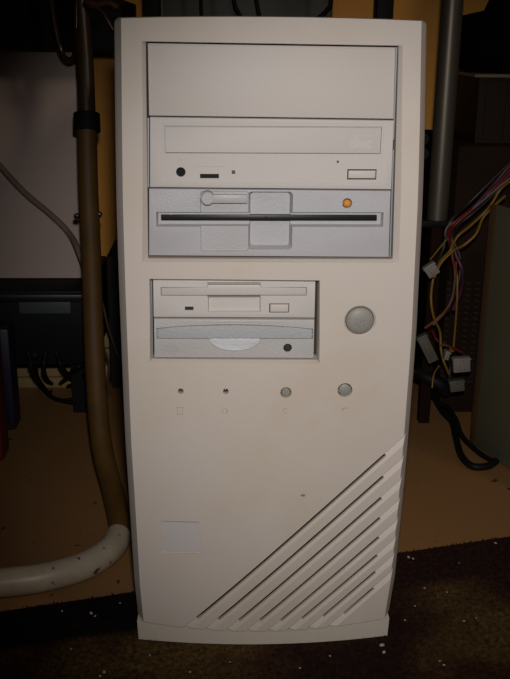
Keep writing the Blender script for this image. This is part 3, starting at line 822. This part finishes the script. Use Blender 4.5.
# black bag: lumpy closed body built from rings following its outline
b = MB()
yb = .50; bz0 = a.z+.0022
x_l = at(463, 40, 'y', .47).x
prof = [(0, .070), (.006, .082), (.02, .088), (.045, .0885), (.055, .085), (.062, .055), (.075, .050), (.11, .048), (.16, .040), (.19, .025)]
cxx = x_l+.0885; rings = []
n = 36
for h, rr in prof:
    rings.append([b.bm.verts.new((cxx+rr*math.cos(2*PI*k/n)*(1+.03*math.sin(3*k)), .512+rr*.72*math.sin(2*PI*k/n), bz0+h+.003*math.cos(2*2*PI*k/n)*(h > .001))) for k in range(n)])
for p_, q_ in zip(rings, rings[1:]):
    for k in range(n): b.bm.faces.new((p_[k], p_[(k+1) % n], q_[(k+1) % n], q_[k]))
b.bm.faces.new(rings[0][::-1]); b.bm.faces.new(rings[-1])
tag(b.build('black_bag', mat('black_cloth', (.003, .003, .003), .95, spec=.03), None, 60), 'black cloth bag slumped on top of the smoky plastic bin', 'bag')

# coloured supply wires with white connectors
har = thing('wire_harness', 'bundle of yellow, red and black supply wires with white connectors hanging right of the tower', 'wires', (.215, .36, FZ))
wc = {'yellow': mat('yellow_wire', (.20, .105, .010), .5), 'red': mat('red_wire', (.11, .009, .009), .5), 'black': mat('black_wire', (.010, .008, .008), .5),
      'orange': mat('orange_wire', (.19, .055, .018), .5), 'pale': mat('pale_wire', (.14, .11, .085), .5), 'purple': mat('purple_wire', (.05, .010, .026), .5)}
def wire(c, pts, y, r=.0013):
    P = []
    for k, (px, py) in enumerate(pts):
        P.append(at(px, py, 'y', y+.006*math.sin(k*1.7+y*200)))
    b = MB(); b.tube(spline(P, 8), r, 8); o = b.build('wire', wc[c], har, 60); o['label'] = c+' wire'; return o
Y = .355
wire('yellow', [(510, 181), (500, 190), (492, 203), (484, 213), (470, 226), (458, 236), (452, 246), (450, 251), (440, 262), (433, 280), (431, 300), (434, 318), (440, 332), (441, 350), (444, 362), (449, 374)], Y-.012, .0014)
wire('yellow', [(505, 196), (494, 206), (483, 218), (476, 234), (464, 245), (453, 251), (441, 263), (434, 278)], Y-.016, .0014)
wire('yellow', [(452, 251), (453, 262), (457, 275), (457, 300), (455, 330), (453, 352)], Y-.010, .0011)
wire('purple', [(510, 165), (495, 183), (476, 205), (458, 222), (452, 238), (456, 255), (462, 270), (461, 290), (453, 310)], Y-.004, .0022)
wire('red', [(512, 172), (494, 190), (474, 208), (456, 224), (449, 236), (452, 255), (455, 275), (452, 300), (440, 318), (426, 328)], Y-.009, .0016)
wire('red', [(512, 168), (490, 192), (470, 210), (455, 222), (448, 232), (450, 246)], Y-.013, .0014)
wire('black', [(512, 160), (494, 178), (472, 200), (455, 216), (447, 228), (444, 246), (438, 262)], Y, .0020)
wire('black', [(512, 176), (492, 196), (472, 214), (458, 226), (454, 240), (460, 258), (458, 285), (448, 312)], Y-.005, .0016)
wire('orange', [(456, 262), (455, 285), (449, 305), (438, 318), (425, 328)], Y-.013, .0012)
wire('pale', [(510, 178), (480, 203), (462, 217), (449, 225), (445, 234), (448, 240)], Y-.016, .0009)
wire('pale', [(455, 280), (452, 298), (445, 312), (433, 325)], Y-.016, .0010)
wire('yellow', [(450, 226), (447, 238), (438, 250), (430, 260)], Y-.012, .0008)
wire('red', [(432, 330), (437, 340), (446, 345), (462, 352)], Y-.006, .0014)
wire('yellow', [(440, 345), (448, 346), (452, 352)], Y-.014, .0010)
wire('yellow', [(439, 366), (434, 374), (432, 388)], Y-.012, .0009)
wire('black', [(448, 352), (450, 368), (449, 384)], Y-.008, .0016)
cmats = mat('white_nylon', (.22, .19, .165), .5); cm2 = mat('milky_nylon', (.095, .083, .064), .5)
def conn(px, py, w, h, ang, y, m, pins=2):
    b = MB(); b.box(-w/2, w/2, -.0045, .0045, -h/2, h/2, bev=.0008)
    b.box(-w/2-.0007, w/2+.0007, -.0052, .0052, h/2-.0025, h/2-.0008, bev=.0003)
    b.box(-w*.12, w*.12, -.0060, -.0040, -h*.35, h*.2, bev=.0004)
    q = at(px, py, 'y', y); b.xf(Matrix.Translation(q) @ Matrix.Rotation(ang, 4, 'Y'))
    o = b.build('connector', m, har); return o
conn(431, 269.5, .0125, .0125, math.radians(-35), Y-.022, cmats)
conn(427, 348, .0110, .031, math.radians(-28), Y-.020, cm2)
conn(446.5, 354.5, .0048, .0095, math.radians(12), Y-.026, cmats)
conn(461, 364, .0175, .0155, math.radians(-5), Y-.022, cmats)
conn(456.5, 385, .0150, .0120, math.radians(-8), Y-.018, cm2)
# black power cord on the floor
pts = [fl_(424, 392, .004), fl_(436, 400, .004), fl_(443, 412, .006), fl_(452, 422, .005), fl_(456, 438, .004), fl_(461, 455, .004), fl_(472, 466, .004), fl_(488, 466, .004), fl_(496, 461, .004)]
b = MB(); b.tube(spline(pts, 8), .0036, 12)
q = fl_(497, 461, .006)
tag(b.build('floor_cable', BLACK, None, 60), 'thick black power cord looping on the floor beside the grey-green case', 'cord')
pts = [fl_(441, 404, .012), fl_(448, 408, .012), fl_(456, 420, .012), fl_(462, 436, .006), fl_(478, 452, .004), fl_(494, 462, .004)]
b = MB(); b.tube(spline(pts, 8), .0028, 12)
tag(b.build('floor_cable', BLACK, None, 60), 'thinner black cord running along the bottom of the grey-green case', 'cord')
b = MB()
b.tube(spline([at(418, 372, 'y', .40), at(428, 378, 'y', .39), at(440, 384, 'y', .385), at(447, 391, 'y', .388)], 6), .0075, 12)
tag(b.build('cable_bundle', BLACK, None, 60), 'fat black cable bundle under the white connectors', 'cable')

# ================================================================== LIGHT
def area(name, loc, tgt, size, power, col):
    l = bpy.data.lights.new(name, 'AREA'); l.shape = 'DISK'; l.size = size; l.energy = power; l.color = col
    o = bpy.data.objects.new(name, l); COL.objects.link(o); o.location = loc
    o.rotation_euler = (Vector(tgt)-Vector(loc)).to_track_quat('-Z', 'Y').to_euler(); return o
fl_loc = CAM+RT*.008+UP*.05
sp_ = bpy.data.lights.new('camera_flash', 'SPOT'); sp_.energy = 10.3; sp_.color = (1, .965, .955)
sp_.shadow_soft_size = .011; sp_.spot_size = math.radians(57); sp_.spot_blend = 1.0
so = bpy.data.objects.new('camera_flash', sp_); COL.objects.link(so); so.location = fl_loc
so.rotation_euler = (Vector((.06, 0, .228))-fl_loc).to_track_quat('-Z', 'Y').to_euler()
area('room_lamp', (1.3, -1.1, 1.5), (0, 0, .3), .35, 3.2, (1, .84, .70))
w = bpy.data.worlds.new('world'); SC.world = w; w.use_nodes = True
w.node_tree.nodes['Background'].inputs[0].default_value = (1, .75, .5, 1)
w.node_tree.nodes['Background'].inputs[1].default_value = .003
SC.view_settings.view_transform = 'Standard'; SC.view_settings.look = 'None'
SC.view_settings.gamma = 1; SC.view_settings.exposure = 0; SC.view_settings.use_curve_mapping = False
